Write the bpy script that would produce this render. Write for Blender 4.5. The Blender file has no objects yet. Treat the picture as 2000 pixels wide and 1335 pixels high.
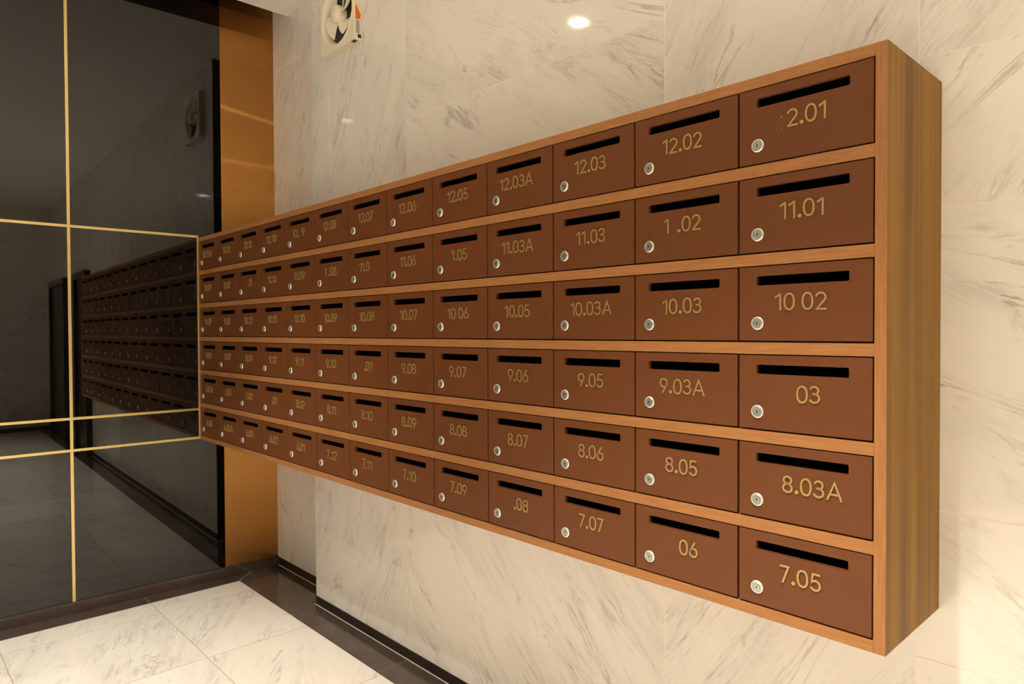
import bpy, bmesh, math, random
from mathutils import Vector, Matrix
random.seed(7)
S = bpy.context.scene
COL = S.collection
W = 0.25                      # width of one mailbox in metres; survey units are mailbox widths
FZ = 5.05                     # floor level below the survey origin
def L(x, y, z): return Vector((x * W, y * W, (z + FZ) * W))

# ---------------------------------------------------------------- camera
cam = bpy.data.cameras.new('camera'); cob = bpy.data.objects.new('camera', cam); COL.objects.link(cob)
R = Vector((0.68323603, 0.73018373, -0.00450024)); U = Vector((-0.00917074, 0.01474333, 0.99984925)); F = Vector((-0.73014, 0.68309177, -0.0167695))
M = Matrix((R, U, -F)).transposed().to_4x4(); M.translation = L(14.73638918, -6.17201473, 0.14472008)
cob.matrix_world = M
cam.sensor_width = 36.0; cam.lens = 1345.124 / 2000 * 36; cam.clip_start = 0.02
S.camera = cob

# ---------------------------------------------------------------- world, exposure
wd = bpy.data.worlds.new('world'); S.world = wd; wd.use_nodes = True
wd.node_tree.nodes['Background'].inputs[0].default_value = (0.9, 0.75, 0.55, 1)
wd.node_tree.nodes['Background'].inputs[1].default_value = 0.0
S.view_settings.view_transform = 'Standard'; S.view_settings.look = 'None'
S.view_settings.gamma = 1.0; S.view_settings.use_curve_mapping = False
S.view_settings.exposure = 0.0
S.cycles.max_bounces = 10; S.cycles.diffuse_bounces = 6; S.cycles.glossy_bounces = 5
S.cycles.sample_clamp_indirect = 4.0
LAMP_POWER = 690.0
LAMP_COL = (1.0, 0.915, 0.775)
LENS_STRENGTH = 60.0
CEIL = 6.84
LAMPS = [(4.7, -5.25), (12.6, -5.25), (20.6, -5.25), (4.7, -13.4), (12.6, -13.4), (20.6, -13.4)]  # last three: unseen lamps added as fill, for more bounce off the floor

# ---------------------------------------------------------------- materials
def mat(name):
    m = bpy.data.materials.new(name); m.use_nodes = True
    nt = m.node_tree; b = nt.nodes['Principled BSDF']
    return m, nt, b
def N(nt, t, **kw):
    n = nt.nodes.new(t)
    for k, v in kw.items():
        if k.startswith('i_'): n.inputs[k[2:].replace('_', ' ')].default_value = v
        else: setattr(n, k, v)
    return n
def ramp(nt, src, stops, interp='LINEAR'):
    r = nt.nodes.new('ShaderNodeValToRGB'); r.color_ramp.interpolation = interp
    e = r.color_ramp.elements
    while len(e) > 1: e.remove(e[-1])
    e[0].position = stops[0][0]; e[0].color = (*stops[0][1], 1) if not isinstance(stops[0][1], float) else (stops[0][1],) * 3 + (1,)
    for p, c in stops[1:]:
        k = e.new(p); k.color = (*c, 1) if not isinstance(c, float) else (c, c, c, 1)
    nt.links.new(src, r.inputs[0]); return r.outputs[0]
def math_n(nt, op, a, b=None):
    n = nt.nodes.new('ShaderNodeMath'); n.operation = op
    for i, v in enumerate((a, b)):
        if v is None: continue
        if isinstance(v, (int, float)): n.inputs[i].default_value = v
        else: nt.links.new(v, n.inputs[i])
    return n.outputs[0]
def mixc(nt, fac, a, b, mode='MIX'):
    n = nt.nodes.new('ShaderNodeMix'); n.data_type = 'RGBA'; n.blend_type = mode
    for i, v in ((0, fac), (6, a), (7, b)):
        if isinstance(v, (int, float)): n.inputs[i].default_value = v
        elif isinstance(v, tuple): n.inputs[i].default_value = (*v, 1)
        else: nt.links.new(v, n.inputs[i])
    return n.outputs[2]
def plain(name, col, rough=0.5, metal=0.0, **kw):
    m, nt, b = mat(name)
    b.inputs['Base Color'].default_value = (*col, 1); b.inputs['Roughness'].default_value = rough; b.inputs['Metallic'].default_value = metal
    for k, v in kw.items(): b.inputs[k.replace('_', ' ')].default_value = v
    return m
def uvscaled(nt, su, sv, w=0.0):
    uv = N(nt, 'ShaderNodeUVMap'); uv.uv_map = 'vein'
    mp = N(nt, 'ShaderNodeMapping'); mp.inputs['Scale'].default_value = (su, sv, 1); mp.inputs['Location'].default_value = (0, 0, w)
    nt.links.new(uv.outputs[0], mp.inputs[0]); return mp.outputs[0]
def noise(nt, vec, scale, detail=4, rough=0.55, dist=0.0):
    n = N(nt, 'ShaderNodeTexNoise'); n.inputs['Scale'].default_value = scale; n.inputs['Detail'].default_value = detail
    n.inputs['Roughness'].default_value = rough; n.inputs['Distortion'].default_value = dist
    nt.links.new(vec, n.inputs['Vector']); return n.outputs['Fac']

def marble(name, base, vein, amount=1.0, rough=0.07, spec=0.5, warm=(0.60, 0.47, 0.34)):
    """white marble; UV 'vein': u runs along the veins, v across, in metres"""
    m, nt, b = mat(name)
    patch = noise(nt, uvscaled(nt, 1.0, 2.0, 7.7), 1.6, 3, 0.5, 0.7)
    patch2 = noise(nt, uvscaled(nt, 1.3, 3.0, 2.2), 1.9, 3, 0.5, 0.7)
    streak = noise(nt, uvscaled(nt, 1.0, 7.0, 1.3), 1.7, 8, 0.66, 1.1)
    fine = noise(nt, uvscaled(nt, 4.0, 34.0, 4.1), 1.8, 6, 0.65, 0.7)
    ridge = noise(nt, uvscaled(nt, 0.9, 4.6, 9.2), 1.4, 8, 0.62, 1.4)
    ridge2 = noise(nt, uvscaled(nt, 1.3, 9.0, 6.1), 1.5, 7, 0.62, 1.0)
    s = ramp(nt, streak, [(0.47, 0.0), (0.60, 0.45), (0.72, 1.0)])
    pm = ramp(nt, patch, [(0.43, 0.0), (0.64, 1.0)])
    pm2 = ramp(nt, patch2, [(0.44, 0.0), (0.62, 1.0)])
    f = ramp(nt, fine, [(0.40, 0.15), (0.68, 1.0)])
    soft = math_n(nt, 'MULTIPLY', math_n(nt, 'MULTIPLY', s, pm), f)
    def vein_of(r, w):
        rd = math_n(nt, 'ABSOLUTE', math_n(nt, 'SUBTRACT', r, 0.5))
        return ramp(nt, rd, [(0.0, 1.0), (w * 0.35, 0.75), (w, 0.0)])
    fm = ramp(nt, noise(nt, uvscaled(nt, 6.0, 10.0, 8.8), 1.7, 4, 0.6), [(0.36, 0.1), (0.62, 1.0)])
    thin = math_n(nt, 'MULTIPLY', math_n(nt, 'MULTIPLY', vein_of(ridge, 0.020), pm2), fm)
    thin2 = math_n(nt, 'MULTIPLY', math_n(nt, 'MULTIPLY', vein_of(ridge2, 0.018), pm), fm)
    cloud = ramp(nt, noise(nt, uvscaled(nt, 1.2, 2.4, 5.5), 2.6, 6, 0.65, 0.8), [(0.38, 0.0), (0.72, 1.0)])
    c = mixc(nt, math_n(nt, 'MULTIPLY', math_n(nt, 'MULTIPLY', cloud, pm), 0.42 * amount), base, tuple(x * 0.66 for x in base))
    c = mixc(nt, math_n(nt, 'MULTIPLY', soft, 0.64 * amount), c, vein)
    c = mixc(nt, math_n(nt, 'MULTIPLY', thin, 0.58 * amount), c, tuple(x * 0.8 for x in vein))
    c = mixc(nt, math_n(nt, 'MULTIPLY', thin2, 0.40 * amount), c, tuple(x * 0.9 for x in vein))
    rust = ramp(nt, noise(nt, uvscaled(nt, 2.0, 8.0, 11.0), 2.0, 4, 0.5, 1.0), [(0.66, 0.0), (0.74, 1.0)])
    c = mixc(nt, math_n(nt, 'MULTIPLY', rust, 0.18 * amount), c, warm)
    nt.links.new(c, b.inputs['Base Color'])
    b.inputs['Roughness'].default_value = rough; b.inputs['Specular IOR Level'].default_value = spec
    return m
def dark_marble(name, k=1.0):
    m, nt, b = mat(name)
    t = N(nt, 'ShaderNodeTexCoord')
    n1 = noise(nt, t.outputs['Object'], 1.3, 3, 0.45, 0.4)
    rd = math_n(nt, 'ABSOLUTE', math_n(nt, 'SUBTRACT', n1, 0.5))
    thin = ramp(nt, rd, [(0.0, 1.0), (0.0012, 0.6), (0.003, 0.0)])
    pm = ramp(nt, noise(nt, t.outputs['Object'], 2.4, 2), [(0.52, 0.0), (0.62, 1.0)])
    cl = ramp(nt, noise(nt, t.outputs['Object'], 9.0, 5, 0.65), [(0.3, (0.030 * k, 0.022 * k, 0.018 * k)), (0.75, (0.050 * k, 0.038 * k, 0.032 * k))])
    c = mixc(nt, math_n(nt, 'MULTIPLY', math_n(nt, 'MULTIPLY', thin, pm), 0.55), cl, (0.34, 0.28, 0.23))
    nt.links.new(c, b.inputs['Base Color']); b.inputs['Roughness'].default_value = 0.12
    return m
def wood(name, axis, cols, scale=(9.0, 230.0), bands=0.0):
    """laminate; grain runs along the object axis given"""
    m, nt, b = mat(name)
    t = N(nt, 'ShaderNodeTexCoord'); mp = N(nt, 'ShaderNodeMapping')
    sc = [scale[1]] * 3; sc['xyz'.index(axis)] = scale[0]
    mp.inputs['Scale'].default_value = sc
    nt.links.new(t.outputs['Object'], mp.inputs[0])
    g = noise(nt, mp.outputs[0], 1.6, 6, 0.62, 0.4)
    c = ramp(nt, g, [(0.25, cols[0]), (0.50, cols[1]), (0.75, cols[2])])
    mp3 = N(nt, 'ShaderNodeMapping'); sc3 = [scale[1] * 6] * 3; sc3['xyz'.index(axis)] = scale[0] * 10
    mp3.inputs['Scale'].default_value = sc3
    nt.links.new(t.outputs['Object'], mp3.inputs[0])
    pore = ramp(nt, noise(nt, mp3.outputs[0], 1.0, 3, 0.6), [(0.55, 0.0), (0.75, 1.0)])
    c = mixc(nt, math_n(nt, 'MULTIPLY', pore, 0.22), c, tuple(x * 0.5 for x in cols[0]))
    if bands:
        mp2 = N(nt, 'ShaderNodeMapping'); sc2 = [22.0] * 3; sc2['xyz'.index(axis)] = 0.55
        mp2.inputs['Scale'].default_value = sc2
        nt.links.new(t.outputs['Object'], mp2.inputs[0])
        bd = ramp(nt, noise(nt, mp2.outputs[0], 1.0, 4, 0.55, 0.5), [(0.36, 0.0), (0.52, 0.45), (0.64, 1.0)])
        c = mixc(nt, math_n(nt, 'MULTIPLY', bd, bands), c, cols[3])
    nt.links.new(c, b.inputs['Base Color']); b.inputs['Roughness'].default_value = 0.48; b.inputs['Specular IOR Level'].default_value = 0.22
    return m

MT = {}
MT['marble'] = marble('white_wall_marble', (0.84, 0.80, 0.735), (0.33, 0.275, 0.215), 1.1)
MT['floor'] = marble('white_floor_marble', (0.80, 0.765, 0.705), (0.30, 0.25, 0.20), 1.0, rough=0.10)
MT['grout'] = plain('pale_grout', (0.93, 0.88, 0.79), 0.6)
MT['fgrout'] = plain('floor_grout', (0.42, 0.33, 0.24), 0.6)
MT['dark'] = dark_marble('black_marble', 0.75)
MT['border'] = dark_marble('brown_black_marble', 1.9)
MT['glass'] = plain('black_glass', (0.003, 0.002, 0.0015), 0.015, IOR=1.74)
MT['brass'] = plain('brass_strip', (0.97, 0.76, 0.33), 0.34, 1.0)
MT['ceiling'] = plain('white_ceiling_paint', (0.92, 0.90, 0.86), 0.8)
MT['cavity'] = plain('dark_cavity', (0.02, 0.017, 0.015), 0.8)
MT['woodx'] = wood('orange_oak_edge', 'x', ((0.265, 0.110, 0.035), (0.335, 0.145, 0.049), (0.40, 0.182, 0.065)))
MT['woodz'] = wood('orange_oak_upright', 'z', ((0.265, 0.110, 0.035), (0.335, 0.145, 0.049), (0.40, 0.182, 0.065)))
MT['woodside'] = wood('walnut_side', 'z', ((0.215, 0.098, 0.006), (0.31, 0.147, 0.009), (0.43, 0.212, 0.015), (0.150, 0.063, 0.006)), (0.4, 15.0), 0.9)
MT['metalbox'] = plain('dark_box_interior', (0.012, 0.009, 0.007), 0.7)
MT['chrome'] = plain('chrome', (0.93, 0.91, 0.86), 0.24, 0.62)
MT['steel'] = plain('dull_lock_steel', (0.48, 0.47, 0.43), 0.28, 0.8)
MT['keyhole'] = plain('keyhole_black', (0.01, 0.01, 0.01), 0.6)
MT['digit'] = plain('satin_brass_digit', (0.45, 0.305, 0.115), 0.40, 0.60)
MT['glue'] = plain('dried_glue', (0.55, 0.40, 0.25), 0.5)
MT['fan'] = plain('cream_plastic', (0.84, 0.77, 0.60), 0.42)
MT['fandark'] = plain('fan_dark', (0.02, 0.018, 0.015), 0.5)
MT['orange'] = plain('orange_sticker', (0.85, 0.17, 0.015), 0.5)
MT['greysticker'] = plain('grey_sticker', (0.42, 0.43, 0.38), 0.5)
MT['doordark'] = plain('dark_lacquer', (0.018, 0.009, 0.006), 0.3)
MT['white'] = plain('white_enamel', (0.85, 0.84, 0.80), 0.35)

def door_mat():
    m, nt, b = mat('brown_lacquer')
    t = N(nt, 'ShaderNodeTexCoord')
    n = noise(nt, t.outputs['Object'], 5.0, 3, 0.5)
    oi = N(nt, 'ShaderNodeObjectInfo')
    c = ramp(nt, n, [(0.3, (0.122, 0.0385, 0.0105)), (0.7, (0.134, 0.0435, 0.0120))])
    c = mixc(nt, math_n(nt, 'MULTIPLY', oi.outputs['Random'], 0.12), c, (0.112, 0.035, 0.0095))
    nt.links.new(c, b.inputs['Base Color'])
    b.inputs['Roughness'].default_value = 0.48; b.inputs['Specular IOR Level'].default_value = 0.26
    return m
MT['door'] = door_mat()
def gold_mat():
    m, nt, b = mat('brushed_gold')
    uv = N(nt, 'ShaderNodeUVMap'); uv.uv_map = 'vein'
    mp = N(nt, 'ShaderNodeMapping'); mp.inputs['Scale'].default_value = (900, 14, 1); nt.links.new(uv.outputs[0], mp.inputs[0])
    n = noise(nt, mp.outputs[0], 1.0, 3, 0.6)
    c = ramp(nt, n, [(0.3, (0.52, 0.248, 0.066)), (0.7, (0.62, 0.30, 0.086))])
    nt.links.new(c, b.inputs['Base Color']); b.inputs['Metallic'].default_value = 1.0; b.inputs['Roughness'].default_value = 0.50
    g = N(nt, 'ShaderNodeBsdfAnisotropic'); nt.links.new(c, g.inputs['Color'])
    g.inputs['Roughness'].default_value = 0.17; g.inputs['Anisotropy'].default_value = -0.93
    tg = N(nt, 'ShaderNodeTangent'); tg.direction_type = 'UV_MAP'; tg.uv_map = 'vein'
    nt.links.new(tg.outputs[0], g.inputs['Tangent'])
    mx = N(nt, 'ShaderNodeMixShader'); mx.inputs[0].default_value = 0.75
    nt.links.new(b.outputs[0], mx.inputs[1]); nt.links.new(g.outputs[0], mx.inputs[2])
    nt.links.new(mx.outputs[0], nt.nodes['Material Output'].inputs[0])
    return m
MT['gold'] = gold_mat()
def emis(name, col, s):
    m, nt, b = mat(name)
    b.inputs['Base Color'].default_value = (0.8, 0.8, 0.8, 1)
    b.inputs['Emission Color'].default_value = (*col, 1); b.inputs['Emission Strength'].default_value = s
    return m
MT['lens'] = emis('lamp_lens', (1.0, 0.91, 0.77), LENS_STRENGTH)

# ---------------------------------------------------------------- mesh helpers
def box(bm, a, b, mi=0, bev=0.0):
    a = Vector(a); b = Vector(b)
    lo = Vector(map(min, a, b)); hi = Vector(map(max, a, b))
    vs = [bm.verts.new((hi[0] if i & 1 else lo[0], hi[1] if i & 2 else lo[1], hi[2] if i & 4 else lo[2])) for i in range(8)]
    fs = [bm.faces.new([vs[i] for i in q]) for q in ((0, 2, 3, 1), (4, 5, 7, 6), (0, 1, 5, 4), (2, 6, 7, 3), (0, 4, 6, 2), (1, 3, 7, 5))]
    for f in fs: f.material_index = mi
    if bev > 0:
        es = list({e for f in fs for e in f.edges})
        bmesh.ops.bevel(bm, geom=es, offset=bev, segments=2, affect='EDGES', profile=0.6)
def mesh(bm, name, mats):
    bmesh.ops.recalc_face_normals(bm, faces=bm.faces)
    me = bpy.data.meshes.new(name); bm.to_mesh(me); bm.free()
    for m in (mats if isinstance(mats, (list, tuple)) else [mats]): me.materials.append(m)
    return me
def obj(name, me, parent=None, loc=(0, 0, 0), rot=(0, 0, 0)):
    o = bpy.data.objects.new(name, me); COL.objects.link(o)
    o.location = loc; o.rotation_euler = rot
    if parent: o.parent = parent
    return o
def smooth(me, ang=35):
    for p in me.polygons: p.use_smooth = True
    me.set_sharp_from_angle(angle=math.radians(ang))
    return me
def tag(o, label, cat, group=None, kind=None):
    o['label'] = label; o['category'] = cat
    if group: o['group'] = group
    if kind: o['kind'] = kind
    return o
def struct(name, bm, mats, label=None, cat=None):
    o = obj(name, mesh(bm, name, mats)); o['kind'] = 'structure'
    if label: o['label'] = label; o['category'] = cat
    return o
def empty(name, loc, label, cat, group=None):
    o = bpy.data.objects.new(name, None); COL.objects.link(o); o.location = loc; o.empty_display_size = 0.05
    return tag(o, label, cat, group)
def lathe(bm, prof, seg=40, mi=0, cap0=True, cap1=True):
    """profile of (radius, height), revolved about -Y (height towards -y)"""
    rings = []
    for r, h in prof:
        rings.append([bm.verts.new((r * math.cos(2 * math.pi * i / seg), -h, r * math.sin(2 * math.pi * i / seg))) for i in range(seg)])
    for a, b in zip(rings, rings[1:]):
        for i in range(seg):
            bm.faces.new((a[i], a[(i + 1) % seg], b[(i + 1) % seg], b[i])).material_index = mi
    if cap0: bm.faces.new(rings[0]).material_index = mi
    if cap1: bm.faces.new(rings[-1]).material_index = mi

# ---------------------------------------------------------------- tiled walls and floor (tiles are surface pattern of one mesh)
def tiled(bm, o, eu, ev, rects, grout=0.003, lift=0.0008, mi_t=0, mi_g=1, mk=None):
    """rects: (u0, v0, u1, v1, angle_deg) in metres on the plane o + u*eu + v*ev; tiles stand 'lift' proud of the grout bed"""
    uvl = bm.loops.layers.uv.get('vein') or bm.loops.layers.uv.new('vein')
    n = eu.cross(ev).normalized()
    for (u0, v0, u1, v1, ang) in rects:
        g = grout / 2; a = math.radians(ang); ca, sa = math.cos(a), math.sin(a)
        off = (random.uniform(-40, 40), random.uniform(-40, 40))
        q = [(u0 + g, v0 + g), (u1 - g, v0 + g), (u1 - g, v1 - g), (u0 + g, v1 - g)]
        top = [bm.verts.new(o + eu * u + ev * v + n * lift) for u, v in q]
        bot = [bm.verts.new(o + eu * u + ev * v) for u, v in q]
        f = bm.faces.new(top); f.material_index = mi_t
        for lp, (u, v) in zip(f.loops, q): lp[uvl].uv = (u * ca + v * sa + off[0], -u * sa + v * ca + off[1])
        for i in range(4):
            s = bm.faces.new((bot[i], bot[(i + 1) % 4], top[(i + 1) % 4], top[i])); s.material_index = mi_t
            for lp in s.loops: lp[uvl].uv = off
def cells(us, vs, fn): return [(a, c, b, d, fn((a + b) / 2, (c + d) / 2)) for a, b in zip(us, us[1:]) for c, d in zip(vs, vs[1:])]

XB = -0.037            # black glass face
XE = 29.5              # far end of the hall
YL = -18.6             # opposite wall
STEP = 2.65            # where the marble wall steps forward
YR = 0.456             # recessed strip of marble wall
SK = -4.88             # top of the skirting on the marble walls
ZT = 9.2               # top of the cove above the black wall
EX, EY, EZ = Vector((1, 0, 0)), Vector((0, 1, 0)), Vector((0, 0, 1))

def grid(a, b, step, start):
    r = [a]; x = start
    while x < b - 0.05:
        if x > a + 0.05: r.append(x)
        x += step
    return r + [b]

# --- right marble wall (carries the mailboxes)
bm = bmesh.new(); bm.loops.layers.uv.new('vein')
box(bm, L(STEP, 0.9, SK), L(XE + 0.5, 0.002, CEIL + 0.3), 1)
rc = []
def wcol(x0, x1, zs, angs):
    for (z0, z1), a in zip(zip(zs, zs[1:]), angs): rc.append((x0 * W, z0 * W, x1 * W, z1 * W, a))
wcol(STEP, 3.33, [SK, 0.4, 3.05, CEIL], [62, 62, 66])
wcol(3.33, 5.74, [SK, -3.65, -0.5, CEIL], [62, 66, 63])
wcol(5.74, 10.51, [SK, -2.5, -0.1, 1.04, 3.43, CEIL], [-46, -44, -40, -36, -30])
wcol(10.51, 12.92, [SK, -3.7, -1.3, 1.09, CEIL], [50, 55, 60, 58])
wcol(12.92, 15.31, [SK, -3.7, -2.5, -1.3, 1.09, 2.29, 4.68, CEIL], [-30, -30, -32, -24, 56, 48, 50])
for x0, x1 in zip(grid(15.31, XE, 2.39, 15.31), grid(15.31, XE, 2.39, 15.31)[1:]):
    wcol(x0, x1, [SK, -3.7, -1.3, 1.09, 3.48, 5.87, CEIL], [random.choice((-40, 55, -30)) for _ in range(6)])
tiled(bm, L(0, 0.002, 0) , EX, EZ, rc)
# side face of the step, looking at the black wall
tiled(bm, L(STEP, 0, 0), -EY, EZ, [(-YR * W, z0 * W, 0, z1 * W, 60) for z0, z1 in zip([SK, -1.26, 3.52], [-1.26, 3.52, CEIL])], mi_t=2)
o_wall = struct('wall_right', bm, [MT['marble'], MT['grout'], MT['dark']], 'white veined marble wall that carries the mailboxes', 'wall')
# --- recessed marble strip beside the black wall
bm = bmesh.new(); bm.loops.layers.uv.new('vein')
box(bm, L(XB, 0.9, SK), L(STEP - 0.004, YR + 0.002, ZT), 1)
rc = []
wcol(XB, 1.03, [SK, -2.4, 0.4, 3.2, 5.85, ZT], [-62, -60, 60, 66, 64])
wcol(1.03, STEP - 0.01, [SK, -2.4, 0.4, 3.2, 5.85, ZT], [64, 62, 62, 60, 66])
tiled(bm, L(0, YR + 0.002, 0), EX, EZ, rc)
struct('wall_recess', bm, [MT['marble'], MT['grout']], 'recessed strip of veined marble wall beside the brushed gold panel', 'wall')
# --- black glass wall with its cavity; the glass is set very slightly out of square
def lean(bm):
    for v in bm.verts: v.co.x += 0.018 * min(0.0, v.co.y + 0.70 * W)
bm = bmesh.new()
ZB = -4.84
box(bm, L(XB, -0.70, ZB), L(XB - 0.05, -3.449, ZT), 0)
box(bm, L(XB, -3.451, ZB), L(XB - 0.05, -7.9, ZT), 0)
box(bm, L(XB, -7.902, ZB), L(XB - 0.05, YL, ZT), 0)
box(bm, L(XB - 0.052, YR, -FZ), L(XB - 0.5, YL, ZT), 1)
lean(bm)
struct('wall_left', bm, [MT['glass'], MT['cavity']], 'glossy black glass wall divided by thin brass strips', 'wall')
bm = bmesh.new(); uvl = bm.loops.layers.uv.new('vein')
box(bm, L(XB + 0.001, -0.70, ZB), L(XB - 0.045, YR, ZT), 0)
for f in bm.faces:
    for lp in f.loops: lp[uvl].uv = (lp.vert.co.y, lp.vert.co.z)
struct('trim_6', bm, [MT['gold']], 'tall brushed gold metal panel between black glass and marble', 'metal panel')
# brass strips
def strip(name, a, b, label):
    bm = bmesh.new(); box(bm, a, b, 0, 0.0008); lean(bm); struct(name, bm, [MT['brass']], label, 'brass strip')
hw = 0.025
strip('trim_1', L(XB, -3.45 - hw, ZB), L(XB + 0.018, -3.45 + hw, ZT), 'vertical brass strip on the black glass wall')
for i, (z, nm) in enumerate(((2.098, 'upper'), (-1.448, 'middle'), (-2.036, 'lowest'))):
    strip('trim_%d' % (i + 2), L(XB, -1.21, z - 0.024), L(XB + 0.016, YL, z + 0.024), nm + ' horizontal brass strip on the black glass wall')
strip('trim_5', L(XB, -1.183, -2.06), L(XB + 0.030, -1.207, 2.122), 'short vertical brass strip along the left edge of the mailbox cabinet')
# --- far and opposite walls (seen in the black glass)
bm = bmesh.new(); bm.loops.layers.uv.new('vein')
box(bm, L(XE + 0.002, 0.9, SK), L(XE + 0.5, YL, CEIL + 0.3), 1)
ys = grid(-YL * -1, 0, 2.39, YL + 2.0)
tiled(bm, L(XE + 0.002, 0, 0), -EY, EZ, [(-b * W, c * W, -a * W, d * W, random.choice((-40, 50))) for a, b in zip(ys, ys[1:]) for c, d in zip([SK, -2.5, -0.1, 2.3, 4.7], [-2.5, -0.1, 2.3, 4.7, CEIL])])
struct('wall_back', bm, [MT['marble'], MT['grout']], 'marble end wall of the hall seen in the black glass', 'wall')
bm = bmesh.new(); bm.loops.layers.uv.new('vein')
box(bm, L(XB, YL - 0.5, -FZ), L(XE + 0.5, YL - 0.002, CEIL + 0.3), 1)
xs = grid(XB, XE, 2.39, 2.0)
tiled(bm, L(0, YL - 0.002, 0), -EX, EZ, [(-b * W, c * W, -a * W, d * W, random.choice((-40, 50))) for a, b in zip(xs, xs[1:]) for c, d in zip([SK, -2.5, -0.1, 2.3, 4.7], [-2.5, -0.1, 2.3, 4.7, CEIL])])
struct('wall_front', bm, [MT['marble'], MT['grout']], 'opposite marble wall of the hall', 'wall')
# --- floor
bm = bmesh.new(); bm.loops.layers.uv.new('vein')
box(bm, L(XB - 0.5, YL - 0.5, -FZ - 0.4), L(XE + 0.5, 0.9, -FZ - 0.004), 1)
fx = grid(0.40, XE - 0.5, 2.39, 1.05); fy = [-b for b in grid(0.575, 18.1, 2.39, 2.285)][::-1]
tiled(bm, L(0, 0, -FZ - 0.004), EX, EY, [(a * W, c * W, b * W, d * W, random.choice((148, 153, 145, 157))) for a, b in zip(fx, fx[1:]) for c, d in zip(fy, fy[1:])], grout=0.003)
# black marble border tiles
bx = grid(0.89, XE, 4.80, 0.92)
bx = [0.89, 5.72, 10.5, 15.3, 20.1, 24.9, XE]
def quad(pts, mi):
    z = -FZ
    top = [bm.verts.new(L(x, y, z)) for x, y in pts]; bot = [bm.verts.new(L(x, y, z - 0.004)) for x, y in pts]
    bm.faces.new(top).material_index = mi
    for i in range(len(pts)): bm.faces.new((bot[i], bot[(i + 1) % len(pts)], top[(i + 1) % len(pts)], top[i])).material_index = mi
g = 0.006
quad([(0.40, -0.575), (0.89 - g, -0.575), (0.89 - g, YR), (XB, YR), (XB, -0.13)], 2)
quad([(XB, -0.15), (0.39, -0.595), (0.39, -2.28), (XB - 0.1, -2.28)], 2)
quad([(XB - 0.2, -2.29), (0.39, -2.29), (0.39, -6.5), (XB - 0.2, -6.5)], 2)
quad([(XB - 0.4, -6.51), (0.39, -6.51), (0.39, YL), (XB - 0.4, YL)], 2)
quad([(0.89 + g, -0.575), (STEP, -0.575), (STEP, YR), (0.89 + g, YR)], 2)
quad([(STEP, -0.575), (5.72 - g, -0.575), (5.72 - g, 0.01), (STEP, 0.01)], 2)
for a, b in zip(bx[1:], bx[2:]): quad([(a + g, -0.575), (b - g, -0.575), (b - g, 0.01), (a + g, 0.01)], 2)
quad([(XE - 0.5, YL), (XE, YL), (XE, -0.58), (XE - 0.5, -0.58)], 2)
quad([(0.40, YL), (XE - 0.5, YL), (XE - 0.5, -18.1), (0.40, -18.1)], 2)
struct('floor', bm, [MT['floor'], MT['fgrout'], MT['border']], 'white marble tile floor with a black marble border', 'floor')
# --- skirting
bm = bmesh.new()
box(bm, L(STEP, 0.3, -FZ + 0.012), L(5.72, -0.012, SK), 0); box(bm, L(5.728, 0.3, -FZ + 0.012), L(XE, -0.012, SK), 0)
box(bm, L(STEP - 0.01, 0.3, -FZ), L(XE, -0.016, -FZ + 0.012), 1)
struct('baseboard_right', bm, [MT['dark'], MT['grout']], 'black marble skirting under the mailbox wall with a cream joint', 'skirting')
bm = bmesh.new()
box(bm, L(XB + 0.07, 0.8, -FZ + 0.012), L(STEP - 0.006, YR - 0.012, SK + 0.01), 0)
box(bm, L(XB + 0.07, 0.8, -FZ), L(STEP - 0.006, YR - 0.016, -FZ + 0.012), 1)
struct('baseboard_recess', bm, [MT['dark'], MT['grout']], 'short black skirting of the recessed marble strip', 'skirting')
bm = bmesh.new()
box(bm, L(XB - 0.04, YR, -FZ), L(XB + 0.03, -0.7, ZB - 0.002), 0, 0.0015); box(bm, L(XB - 0.04, -0.702, -FZ), L(XB + 0.03, YL, ZB - 0.002), 0, 0.0015); lean(bm)
struct('baseboard_left', bm, [MT['border']], 'black marble skirting under the black glass wall', 'skirting')
bm = bmesh.new(); box(bm, L(XE + 0.1, 0, -FZ), L(XE - 0.02, YL, SK), 0)
struct('baseboard_back', bm, [MT['dark']], 'black skirting of the end wall', 'skirting')
# --- ceiling slab, stopping short of the black wall; dark cove above the gap
bm = bmesh.new()
CX = 0.71
rr = 0.20
# slab with round openings for the downlights: a grid of quads around each hole
def ceil_faces():
    z0 = CEIL
    xs = [CX]
    for lx, ly in LAMPS: xs += [lx - 0.5, lx + 0.5]
    xs.append(XE)
    xs = sorted(set(round(v, 5) for v in xs))
    bands = [(YL, -9.0), (-9.0, YR)]
    for a, b in zip(xs, xs[1:]):
      for y0, y1 in bands:
        lamp = [l for l in LAMPS if abs((a + b) / 2 - l[0]) < 1e-3 and y0 < l[1] < y1]
        if not lamp:
            bm.faces.new([bm.verts.new(L(x, y, z0)) for x, y in ((a, y0), (b, y0), (b, y1), (a, y1))]); continue
        lx, ly = lamp[0]
        for c, d in ((y0, ly - 0.5), (ly + 0.5, y1)):
            bm.faces.new([bm.verts.new(L(x, y, z0)) for x, y in ((a, c), (b, c), (b, d), (a, d))])
        n = 40; ci = []; sq = []
        for i in range(n):
            t = 2 * math.pi * i / n; cx, sy = math.cos(t), math.sin(t); m_ = max(abs(cx), abs(sy))
            ci.append(bm.verts.new(L(lx + rr * cx, ly + rr * sy, z0))); sq.append(bm.verts.new(L(lx + 0.5 * cx / m_, ly + 0.5 * sy / m_, z0)))
        up = [bm.verts.new((v.co.x, v.co.y, v.co.z + 0.05)) for v in ci]
        for i in range(n):
            j = (i + 1) % n
            bm.faces.new((ci[i], ci[j], sq[j], sq[i])); bm.faces.new((ci[i], up[i], up[j], ci[j]))
ceil_faces()
zt = CEIL + 0.45
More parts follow.
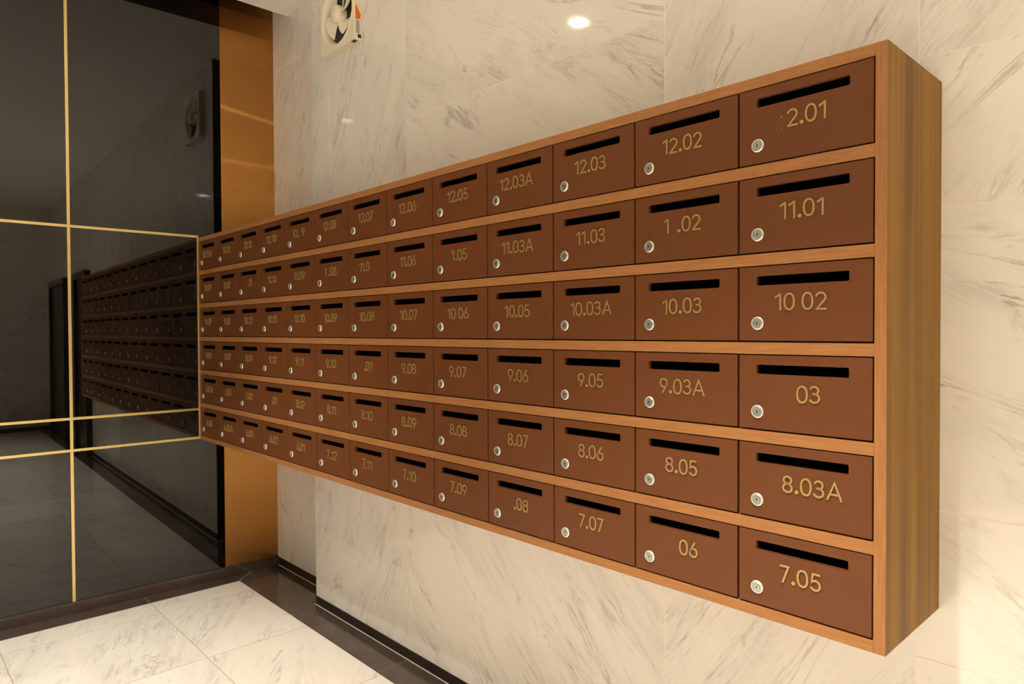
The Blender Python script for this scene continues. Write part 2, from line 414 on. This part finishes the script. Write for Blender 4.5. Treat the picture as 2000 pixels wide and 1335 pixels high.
bm.faces.new([bm.verts.new(L(x, y, zt)) for x, y in ((CX, YL), (XE, YL), (XE, YR), (CX, YR))])
bm.faces.new([bm.verts.new(L(CX, y, z)) for y, z in ((YL, CEIL), (YR, CEIL), (YR, zt), (YL, zt))])
struct('ceiling', bm, [MT['ceiling']], 'white painted ceiling ending in a gap before the black glass wall', 'ceiling')
bm = bmesh.new()
box(bm, L(XB, YL, ZT - 0.02), L(3.0, YR, ZT + 0.3), 0); box(bm, L(2.9, YL, CEIL + 0.46), L(3.0, YR, ZT), 0)
struct('ceiling_cove', bm, [MT['cavity']], 'dark cove above the gap between ceiling and black glass wall', 'ceiling')
# --- dark doors further along the right wall (seen in the black glass)
for i, (x0, x1) in enumerate(((18.3, 21.2), (23.7, 28.4))):
    bm = bmesh.new()
    box(bm, L(x0, -0.006, -FZ), L(x0 + 0.3, -0.22, 2.75), 0, 0.002); box(bm, L(x1 - 0.3, -0.006, -FZ), L(x1, -0.22, 2.75), 0, 0.002)
    box(bm, L(x0 + 0.3, -0.006, 2.45), L(x1 - 0.3, -0.22, 2.75), 0, 0.002)
    box(bm, L(x0 + 0.3, -0.006, -FZ + 0.03), L(x1 - 0.3, -0.10, 2.45), 0)
    struct('door_%d' % (i + 1), bm, [MT['doordark']], 'dark lacquered door ' + ('nearer to' if i == 0 else 'further from') + ' the mailboxes, reflected in the black glass', 'door')

# ---------------------------------------------------------------- ceiling downlights, and the added fill row
def downlight(lx, ly, label):
    t = empty('downlight', L(lx, ly, CEIL), label, 'ceiling light', 'downlights along the hall ceiling')
    bm = bmesh.new(); n = 40
    prof = [(0.185, 0.03), (0.19, -0.002), (0.235, -0.006), (0.24, 0.0), (0.24, -0.0001)]
    rings = [[bm.verts.new((r * W * math.cos(2 * math.pi * i / n), r * W * math.sin(2 * math.pi * i / n), h * W)) for i in range(n)] for r, h in prof[:4]]
    for a, b in zip(rings, rings[1:]):
        for i in range(n): bm.faces.new((a[i], a[(i + 1) % n], b[(i + 1) % n], b[i]))
    obj('trim_ring', smooth(mesh(bm, 'trim_ring', MT['white'])), t)
    bm = bmesh.new(); bm.faces.new([bm.verts.new((0.184 * W * math.cos(2 * math.pi * i / n), 0.184 * W * math.sin(2 * math.pi * i / n), 0.012 * W)) for i in range(n)])
    obj('lens', mesh(bm, 'lens', MT['lens']), t)
    ld = bpy.data.lights.new('bulb', 'SPOT'); ld.energy = LAMP_POWER * (0.56 if lx < 6 else 1.0); ld.color = LAMP_COL
    ld.spot_size = math.radians(73); ld.spot_blend = 1.0; ld.shadow_soft_size = 0.026
    lo = bpy.data.objects.new('bulb', ld); COL.objects.link(lo); lo.parent = t; lo.location = (0, 0, -0.03)
for i, l in enumerate(LAMPS):
    downlight(*l, 'round ceiling downlight %s, row %s mailbox wall' % (('nearest the black glass wall', 'level with the right end of the mailboxes', 'nearest the end wall')[i % 3], 'nearer to' if i < 3 else 'further from'))

# ---------------------------------------------------------------- mailbox cabinet
D = 1.1816; PW = 0.0814; H = 2.0718; h = 0.6779; sh = 0.0893
cab = empty('mailbox_cabinet', L(6.5, -D / 2, -H), 'long wall hung oak cabinet holding six rows of brown mailboxes', 'cabinet')
c0 = cab.location
def cpart(name, a, b, m, bev=0.0008):
    bm = bmesh.new(); box(bm, L(*a) - c0, L(*b) - c0, 0, bev); return obj(name, mesh(bm, name, m), cab)
def side(name, x0, x1, label=None):
    bm = bmesh.new(); box(bm, L(x0, -0.001, -H) - c0, L(x1, -D, H) - c0, 0, 0.0006)
    for f in bm.faces:
        if f.normal.y < -0.9 or f.calc_center_median().y < (L(0, -D + 0.004, 0) - c0).y: f.material_index = 1
    bmesh.ops.recalc_face_normals(bm, faces=bm.faces)
    o = obj(name, mesh(bm, name, [MT['woodside'], MT['woodz']]), cab)
    if label: o['label'] = label
    return o
side('side_panel', 13.003, 13.0 + PW, 'walnut toned right end panel with vertical grain')
side('side_panel', XB + 0.001, -0.003)
zt_, zb_ = 3 * h - sh / 2, -3 * h + sh / 2
cpart('top_panel', (-0.003, -0.001, zt_), (13.003, -D, H), MT['woodx'])
cpart('bottom_panel', (-0.003, -0.001, -H), (13.003, -D, zb_), MT['woodx'])
for i in range(1, 6):
    z = (3 - i) * h
    cpart('shelf', (-0.003, -0.03, z - sh / 2), (13.003, -D, z + sh / 2), MT['woodx'])
cpart('back_panel', (-0.003, -0.001, zb_), (13.003, -0.028, zt_), MT['metalbox'], 0)

# ---------------------------------------------------------------- mailboxes
DH = h - sh                                     # clear height between shelves
GAP = 0.0085
SX0, SX1, SZ0, SZ1 = 0.152, 0.837, 0.139, 0.211   # letter slot, from left edge / row centre
def rrect(x0, z0, x1, z1, r, n=5):
    pts = []
    for cx, cz, a0 in ((x1 - r, z1 - r, 0), (x0 + r, z1 - r, 90), (x0 + r, z0 + r, 180), (x1 - r, z0 + r, 270)):
        for k in range(n + 1):
            a = math.radians(a0 + 90 * k / n); pts.append((cx + r * math.cos(a), cz + r * math.sin(a)))
    return pts
def ring_face(bm, outer, inner):
    """flat face between two closed loops of verts"""
    es = []
    for lp in (outer, inner):
        for a, b in zip(lp, lp[1:] + lp[:1]):
            e = bm.edges.get((a, b)) or bm.edges.new((a, b)); es.append(e)
    bmesh.ops.triangle_fill(bm, edges=es, use_beauty=True)
def door_mesh():
    bm = bmesh.new(); T = 0.036
    x0, x1, z0, z1 = -0.5 + GAP, 0.5 - GAP, GAP * 1.2, DH - GAP * 1.2
    sx0, sx1 = SX0 - 0.5, SX1 - 0.5; sz0, sz1 = SZ0 + DH / 2, SZ1 + DH / 2
    mk = lambda pts, y: [bm.verts.new((x * W, y * W, z * W)) for x, z in pts]
    ob = mk(rrect(x0, z0, x1, z1, 0.003, 1), T); of = mk(rrect(x0, z0, x1, z1, 0.003, 1), 0.004)
    oi = mk(rrect(x0 + 0.004, z0 + 0.004, x1 - 0.004, z1 - 0.004, 0.003, 1), 0.0)
    ii = mk(rrect(sx0, sz0, sx1, sz1, 0.011, 4), 0.0); ib = mk(rrect(sx0, sz0, sx1, sz1, 0.011, 4), T)
    for a, b in ((ob, of), (of, oi), (ii, ib)):
        n = len(a)
        for i in range(n): bm.faces.new((a[i], a[(i + 1) % n], b[(i + 1) % n], b[i]))
    ring_face(bm, oi, ii); ring_face(bm, ob, ib)
    return mesh(bm, 'door', MT['door'])
def housing_mesh():
    bm = bmesh.new(); t = 0.006
    a, b = -0.5 + 0.008, 0.5 - 0.008; z0, z1 = 0.0, DH - 0.012; yf, yb = 0.040, D - 0.035
    def bx(p, q): box(bm, Vector(p) * W, Vector(q) * W)
    bx((a, yf, z0), (b, yb, z0 + t)); bx((a, yf, z1 - t), (b, yb, z1)); bx((a, yf, z0 + t), (a + t, yb, z1 - t)); bx((b - t, yf, z0 + t), (b, yb, z1 - t))
    bx((a + t, yb - t, z0 + t), (b - t, yb, z1 - t))
    return mesh(bm, 'housing', MT['metalbox'])
def lock_mesh():
    bm = bmesh.new()
    lathe(bm, [(r * W, d * W) for r, d in ((0.049, 0.0), (0.051, 0.006), (0.049, 0.011), (0.0445, 0.0145), (0.0415, 0.0145), (0.040, 0.010), (0.0395, 0.003))], 36)
    return smooth(mesh(bm, 'lock', MT['chrome']), 25)
def plug_mesh():
    bm = bmesh.new()
    lathe(bm, [(r * W, d * W) for r, d in ((0.0385, 0.0035), (0.0385, 0.0105), (0.036, 0.013), (0.027, 0.013), (0.0255, 0.0095), (0.024, 0.0095), (0.0225, 0.0150))], 36)
    box(bm, Vector((-0.0035, -0.0150, -0.011)) * W, Vector((0.0035, -0.0156, 0.011)) * W, 1)
    box(bm, Vector((-0.006, -0.0150, -0.002)) * W, Vector((0.006, -0.0155, 0.006)) * W, 1)
    return smooth(mesh(bm, 'lock_plug', [MT['steel'], MT['keyhole']]), 25)

# brass characters as bent strokes; units: mailbox widths
CH = 0.131; SW = 0.0069; CT = 0.0105
def arc(cx, cz, rx, rz, a0, a1, n=18): return [(cx + rx * math.cos(math.radians(a0 + (a1 - a0) * i / n)), cz + rz * math.sin(math.radians(a0 + (a1 - a0) * i / n))) for i in range(n + 1)]
def sup(cx, cz, rx, rz, n=36, p=2.25):
    o = []
    for i in range(n):
        t = 2 * math.pi * i / n; c, s = math.cos(t), math.sin(t)
        o.append((cx + rx * math.copysign(abs(c) ** (2 / p), c), cz + rz * math.copysign(abs(s) ** (2 / p), s)))
    return o
T_ = CH - SW
GLY = {   # char: (advance width, [(points, closed)])
 '0': (0.085, [(sup(0.0425, CH / 2, 0.0425 - SW, CH / 2 - SW), True)]),
 '1': (0.057, [([(0.0445, 0), (0.0445, CH - 0.004)], False), ([(0.0035, CH - 0.034), (0.046, CH - 0.0085)], False)]),
 '2': (0.083, [(arc(0.041, CH - 0.042, 0.0335, 0.0335, 172, -22) + [(0.013, SW)], False), ([(0.004, SW), (0.083, SW)], False)]),
 '3': (0.080, [(arc(0.037, CH - 0.0365, 0.029, 0.0285, 165, -90, 18), False), (arc(0.037, 0.0395, 0.0345, 0.0315, 90, -163, 20), False), ([(0.024, CH * 0.535), (0.038, CH * 0.535)], False)]),
 '5': (0.080, [([(0.072, T_), (0.019, T_), (0.014, 0.068)] + arc(0.038, 0.0435, 0.0335, 0.0352, 128, -155, 20), False)]),
 '6': (0.082, [(sup(0.041, 0.0425, 0.0325, 0.0345, 30, 2.1), True), ([(0.054, CH - 0.003), (0.032, 0.091), (0.0125, 0.060), (0.0085, 0.044)], False)]),
 '7': (0.078, [([(0.002, T_), (0.068, T_), (0.022, 0.0)], False)]),
 '8': (0.082, [(sup(0.041, 0.0385, 0.0325, 0.0305, 30, 2.1), True), (sup(0.041, 0.0965, 0.0285, 0.0265, 28, 2.1), True)]),
 'A': (0.117, [([(0.0085, 0.0), (0.0585, CH - 0.006), (0.1085, 0.0)], False), ([(0.026, 0.042), (0.091, 0.042)], False)]),
 '.': (0.030, None)}
GLY['9'] = (0.082, [([(0.082 - x, CH - z) for x, z in s], c) for s, c in GLY['6'][1]])
def stroke(bm, pts, closed):
    n = len(pts); P = [Vector((x, z)) for x, z in pts]; Lf, Rt = [], []
    for i in range(n):
        a = P[(i - 1) % n] if (closed or i > 0) else None; b = P[(i + 1) % n] if (closed or i < n - 1) else None
        d1 = (P[i] - a).normalized() if a is not None else (b - P[i]).normalized()
        d2 = (b - P[i]).normalized() if b is not None else d1
        nrm = (Vector((-d1.y, d1.x)) + Vector((-d2.y, d2.x))).normalized()
        k = SW / max(0.45, nrm.dot(Vector((-d1.y, d1.x))))
        Lf.append(P[i] + nrm * k); Rt.append(P[i] - nrm * k)
    mk = lambda q, y: bm.verts.new((q.x * W, y * W, q.y * W))
    fl = [mk(q, -CT) for q in Lf]; fr = [mk(q, -CT) for q in Rt]; bl = [mk(q, 0) for q in Lf]; br = [mk(q, 0) for q in Rt]
    for i in range(n if closed else n - 1):
        j = (i + 1) % n
        bm.faces.new((fl[i], fl[j], fr[j], fr[i])); bm.faces.new((bl[i], br[i], br[j], bl[j]))
        bm.faces.new((fl[i], bl[i], bl[j], fl[j])); bm.faces.new((fr[i], fr[j], br[j], br[i]))
    if not closed:
        bm.faces.new((fl[0], fr[0], br[0], bl[0])); bm.faces.new((fl[-1], bl[-1], br[-1], fr[-1]))
GM = {}
for ch, (adv, st) in GLY.items():
    bm = bmesh.new()
    if st is None:
        lathe(bm, [(0.0145 * W, 0), (0.0145 * W, CT * W * 0.9), (0.013 * W, CT * W)], 20)
        for v in bm.verts: v.co.x += 0.015 * W; v.co.z += 0.0145 * W
    else:
        for pts, c in st: stroke(bm, pts, c)
    GM[ch] = mesh(bm, 'character', MT['digit'])
def glue_mesh(seed):
    rnd = random.Random(seed); bm = bmesh.new()
    for k in range(7):
        x, z, r = rnd.gauss(0.5, 0.25) * 0.05, (0.62 + rnd.gauss(0, 0.07) if k < 5 else rnd.uniform(0.0, 0.1)) * CH, rnd.uniform(0.0012, 0.0035)
        m_ = Matrix.Translation((x * W, -0.0003, z * W)) @ Matrix.Diagonal((r * W, 0.0004, r * W * rnd.uniform(0.7, 1.8), 1))
        bmesh.ops.create_icosphere(bm, subdivisions=1, radius=1.0, matrix=m_)
    return mesh(bm, 'glue_residue', MT['glue'])

DOOR, HOUS, LOCK, PLUG = door_mesh(), housing_mesh(), lock_mesh(), plug_mesh()
# numbers from the right end to the left; '_' before a character marks one that has fallen off
ROWS = [
 '_12.01 12.02 12.03 12.03A 12.05 12.06 12.07 12.08 12._09 12.10 12.11 12.12 12.12A',
 '11.01 1_1.02 11.03 11.03A _11.05 11.06 11.0_7 1_1.08 11.09 11.10 _1_1.11 11.12 10.01',
 '10_.02 10.03 10.03A 10.05 10_.06 10.07 10.08 10.09 10.10 10.11 10.12 9.01 9.02',
 '_9_.03 9.03A 9.05 9.06 9.07 9.08 _9.09 9.10 9.11 9.12 8.01 8.02 8.03',
 '8.03A 8.05 8.06 8.07 8.08 8.09 8.10 8.11 8.12 _7.01 7.02 7.03 7.03A',
 '7.05 _7_.06 7.07 _7.08 7.09 7.10 7.11 7.12 6.01 6.02 6.03 6.03A 6.05']
SHIFT = {(0, 0): 0.015, (4, 0): 0.095, (5, 0): 0.008, (0, 1): 0.008, (0, 3): -0.01, (1, 0): 0.012}
ROWN = ['top row', 'second row from the top', 'third row from the top', 'third row from the bottom', 'second row from the bottom', 'bottom row']
ORD = ['first', 'second', 'third', 'fourth', 'fifth', 'sixth', 'seventh', 'eighth', 'ninth', 'tenth', 'eleventh', 'twelfth', 'thirteenth']
rj = random.Random(11)
proto = None
PARTS = ['housing', 'door', 'lock']
def link_copy(o, parent):
    c = o.copy(); COL.objects.link(c); c.parent = parent; return c
def child(o, nm):
    return [k for k in o.children if k.name.split('.')[0] == nm][0]
def parse(s):
    r = []; gone = False
    for ch in s:
        if ch == '_': gone = True
        else: r.append((ch, gone)); gone = False
    return r
for r, row in enumerate(ROWS):
    for q, code in enumerate(row.split()):
        k = 12 - q                                   # column counted from the black wall
        base = L(k + 0.5, -D + 0.004, (2 - r) * h + sh / 2 + 0.002)
        chs = parse(code); shown = ''.join(c if not g_ else ' ' for c, g_ in chs).strip()
        place = '%s, %s from the %s' % (ROWN[r], ORD[q] if q < 7 else ORD[12 - q], 'right' if q < 7 else 'left')
        if q == 0: place = '%s, right end' % ROWN[r]
        if q == 12: place = '%s, left end' % ROWN[r]
        miss = any(g_ for _, g_ in chs)
        label = 'brown mailbox %s %s, %s' % ('with broken number' if miss else 'numbered', ' '.join(shown.split()) , place)
        if proto is None:
            t = empty('mailbox', base, label, 'mailbox', 'brown mailboxes in the oak wall cabinet')
            obj('housing', HOUS, t)
            d = obj('door', DOOR, t)
            lk = obj('lock', LOCK, t, (-0.338 * W, 0, (DH / 2 - 0.150) * W)); lk['label'] = 'round chrome lock'
            obj('lock_plug', PLUG, lk)
            proto = t
        else:
            t = proto.copy(); COL.objects.link(t); t.location = base; t['label'] = label
            for nm in PARTS:
                c = link_copy(child(proto, nm), t)
                if nm == 'lock':
                    pl = link_copy(child(child(proto, 'lock'), 'lock_plug'), c)
                    pl.rotation_euler = (0, rj.uniform(-0.25, 0.25), 0)
        lk = child(t, 'lock'); lk.location.z += 0
        # raised characters
        SP = 0.0115
        total = sum(GLY[c][0] for c, _ in chs) + SP * (len(chs) - 1)
        x = -total / 2 - 0.012 + SHIFT.get((r, q), 0.0) + rj.uniform(-0.006, 0.006)
        zc = DH / 2 - 0.060 + rj.uniform(-0.003, 0.003); tilt = rj.uniform(-0.012, 0.012)
        for i, (c, gone) in enumerate(chs):
            if not gone:
                nm = 'decimal_point' if c == '.' else ('raised_letter' if c == 'A' else 'raised_digit')
                obj(nm, GM[c], t, (x * W, 0.0, (zc + tilt * (x + total / 2) + (rj.uniform(-0.002, 0.002) if c != '.' else 0)) * W), (0, rj.uniform(-0.02, 0.02) if c != '.' else 0, 0))
            elif (r, q) == (0, 0):
                obj('glue_residue', glue_mesh(3), t, (x * W, 0.0, zc * W))
            x += GLY[c][0] + SP

# ---------------------------------------------------------------- extractor fan
FX0, FX1, FZ0 = 3.268, 4.455, 5.055; FH = FX1 - FX0; FD = 0.135
fan = empty('extractor_fan', L((FX0 + FX1) / 2, 0, FZ0 + FH / 2), 'cream square extractor fan with open blades high on the marble wall', 'fan')
def fmesh(name, bm, m, sm=False):
    me = mesh(bm, name, m)
    if sm: smooth(me, 40)
    return me
bm = bmesh.new(); hf = FH / 2; ro = 0.545
sqf = rrect(-hf, -hf, hf, hf, 0.05, 4); 
mk = lambda pts, y: [bm.verts.new((x * W, y * W, z * W)) for x, z in pts]
cir = lambda r, n=48: [(r * math.cos(2 * math.pi * i / n), r * math.sin(2 * math.pi * i / n)) for i in range(n)]
ob = mk(sqf, -0.002); of = mk(sqf, -FD + 0.012); oi = mk(rrect(-hf + 0.012, -hf + 0.012, hf - 0.012, hf - 0.012, 0.045, 4), -FD)
rings = [mk(cir(rr_), y_) for rr_, y_ in ((ro, -FD), (ro - 0.010, -FD - 0.012), (ro - 0.030, -FD - 0.006), (ro - 0.055, -FD + 0.03), (ro - 0.085, -0.02), (ro - 0.085, -0.006))]
for seq in ((ob, of, oi), rings):
    for a, b in zip(seq, seq[1:]):
        n = len(a)
        for i in range(n): bm.faces.new((a[i], a[(i + 1) % n], b[(i + 1) % n], b[i]))
ring_face(bm, oi, rings[0])
obj('fan_frame', fmesh('fan_frame', bm, MT['fan'], True), fan)
bm = bmesh.new(); lathe(bm, [((ro - 0.088) * W, 0.004 * W), ((ro - 0.088) * W, 0.010 * W)], 40)
obj('back_shutter', fmesh('back_shutter', bm, MT['fandark']), fan)
bm = bmesh.new()
lathe(bm, [(r_ * W, d_ * W) for r_, d_ in ((0.15, 0.02), (0.155, 0.13), (0.15, 0.17), (0.125, 0.195), (0.07, 0.21), (0.02, 0.213))], 36)
obj('hub', fmesh('hub', bm, MT['fan'], True), fan)
def blade(a):
    bm = bmesh.new(); n = 10; mseg = 6; g_ = []
    for i in range(n + 1):
        t = i / n; r_ = 0.13 + (0.425 - 0.13) * t; half = math.radians(19 + 8 * math.sin(t * 2.2)); row = []
        for j in range(mseg + 1):
            s_ = j / mseg * 2 - 1; th = a + s_ * half + 0.35 * t
            y_ = -0.085 + s_ * 0.052 * (1 - 0.25 * t) - 0.012 * (1 - s_ * s_)
            row.append((r_ * math.cos(th), y_, r_ * math.sin(th)))
        g_.append(row)
    lay = [[[bm.verts.new((x * W, (y + dy) * W, z * W)) for x, y, z in row] for row in g_] for dy in (0, 0.008)]
    for l_ in lay:
        for i in range(n):
            for j in range(mseg): bm.faces.new((l_[i][j], l_[i + 1][j], l_[i + 1][j + 1], l_[i][j + 1]))
    edge = [(i, 0) for i in range(n)] + [(n, j) for j in range(mseg)] + [(i, mseg) for i in range(n, 0, -1)] + [(0, j) for j in range(mseg, 0, -1)]
    for (a_, b_), (c_, d_) in zip(edge, edge[1:] + edge[:1]):
        bm.faces.new((lay[0][a_][b_], lay[0][c_][d_], lay[1][c_][d_], lay[1][a_][b_]))
    return fmesh('fan_blade', bm, MT['fan'], True)
for k in (18, 108, 188, 300): obj('fan_blade', blade(math.radians(k)), fan)
for k in range(3):
    bm = bmesh.new(); box(bm, (0.14 * W, -0.018 * W, -0.016 * W), (0.462 * W, -0.040 * W, 0.016 * W), 0, 0.001)
    obj('motor_strut', mesh(bm, 'motor_strut', MT['fan']), fan, (0, 0, 0), (0, math.radians(40 + 120 * k), 0))
# stickers, vent hole and clip on the right flank
def flank(name, y0, y1, z0, z1, m, t=0.0025, x=hf, label=None):
    bm = bmesh.new(); box(bm, (x * W, y0 * W, z0 * W), ((x + t) * W, y1 * W, z1 * W), 0, 0.0)
    o = obj(name, mesh(bm, name, m), fan)
    if label: o['label'] = label
bm = bmesh.new()
pts = [(-0.118, 0.52), (-0.098, 0.56), (-0.080, 0.50), (-0.040, 0.44), (-0.018, 0.40), (-0.030, 0.33), (-0.118, 0.31)]
a_ = [bm.verts.new((hf * W, y * W, (z - 0.575) * W)) for y, z in pts]; b_ = [bm.verts.new(((hf + 0.0025) * W, y * W, (z - 0.575) * W)) for y, z in pts]
bm.faces.new(b_); bm.faces.new(a_)
for i in range(len(pts)): bm.faces.new((a_[i], a_[(i + 1) % len(pts)], b_[(i + 1) % len(pts)], b_[i]))
o = obj('sticker', mesh(bm, 'sticker', MT['orange']), fan); o['label'] = 'orange sticker'
flank('sticker', -0.108, -0.042, -0.49, -0.275, MT['greysticker'], label='small grey sticker')
flank('vent_slot', -0.075, -0.012, -0.565, -0.505, MT['fandark'], label='dark slot near the lower corner')
bm = bmesh.new(); box(bm, ((hf - 0.17) * W, -0.115 * W, (-hf - 0.002) * W), ((hf - 0.05) * W, -0.04 * W, (-hf + 0.004) * W), 0, 0)
obj('bottom_slot', mesh(bm, 'bottom_slot', MT['fandark']), fan)
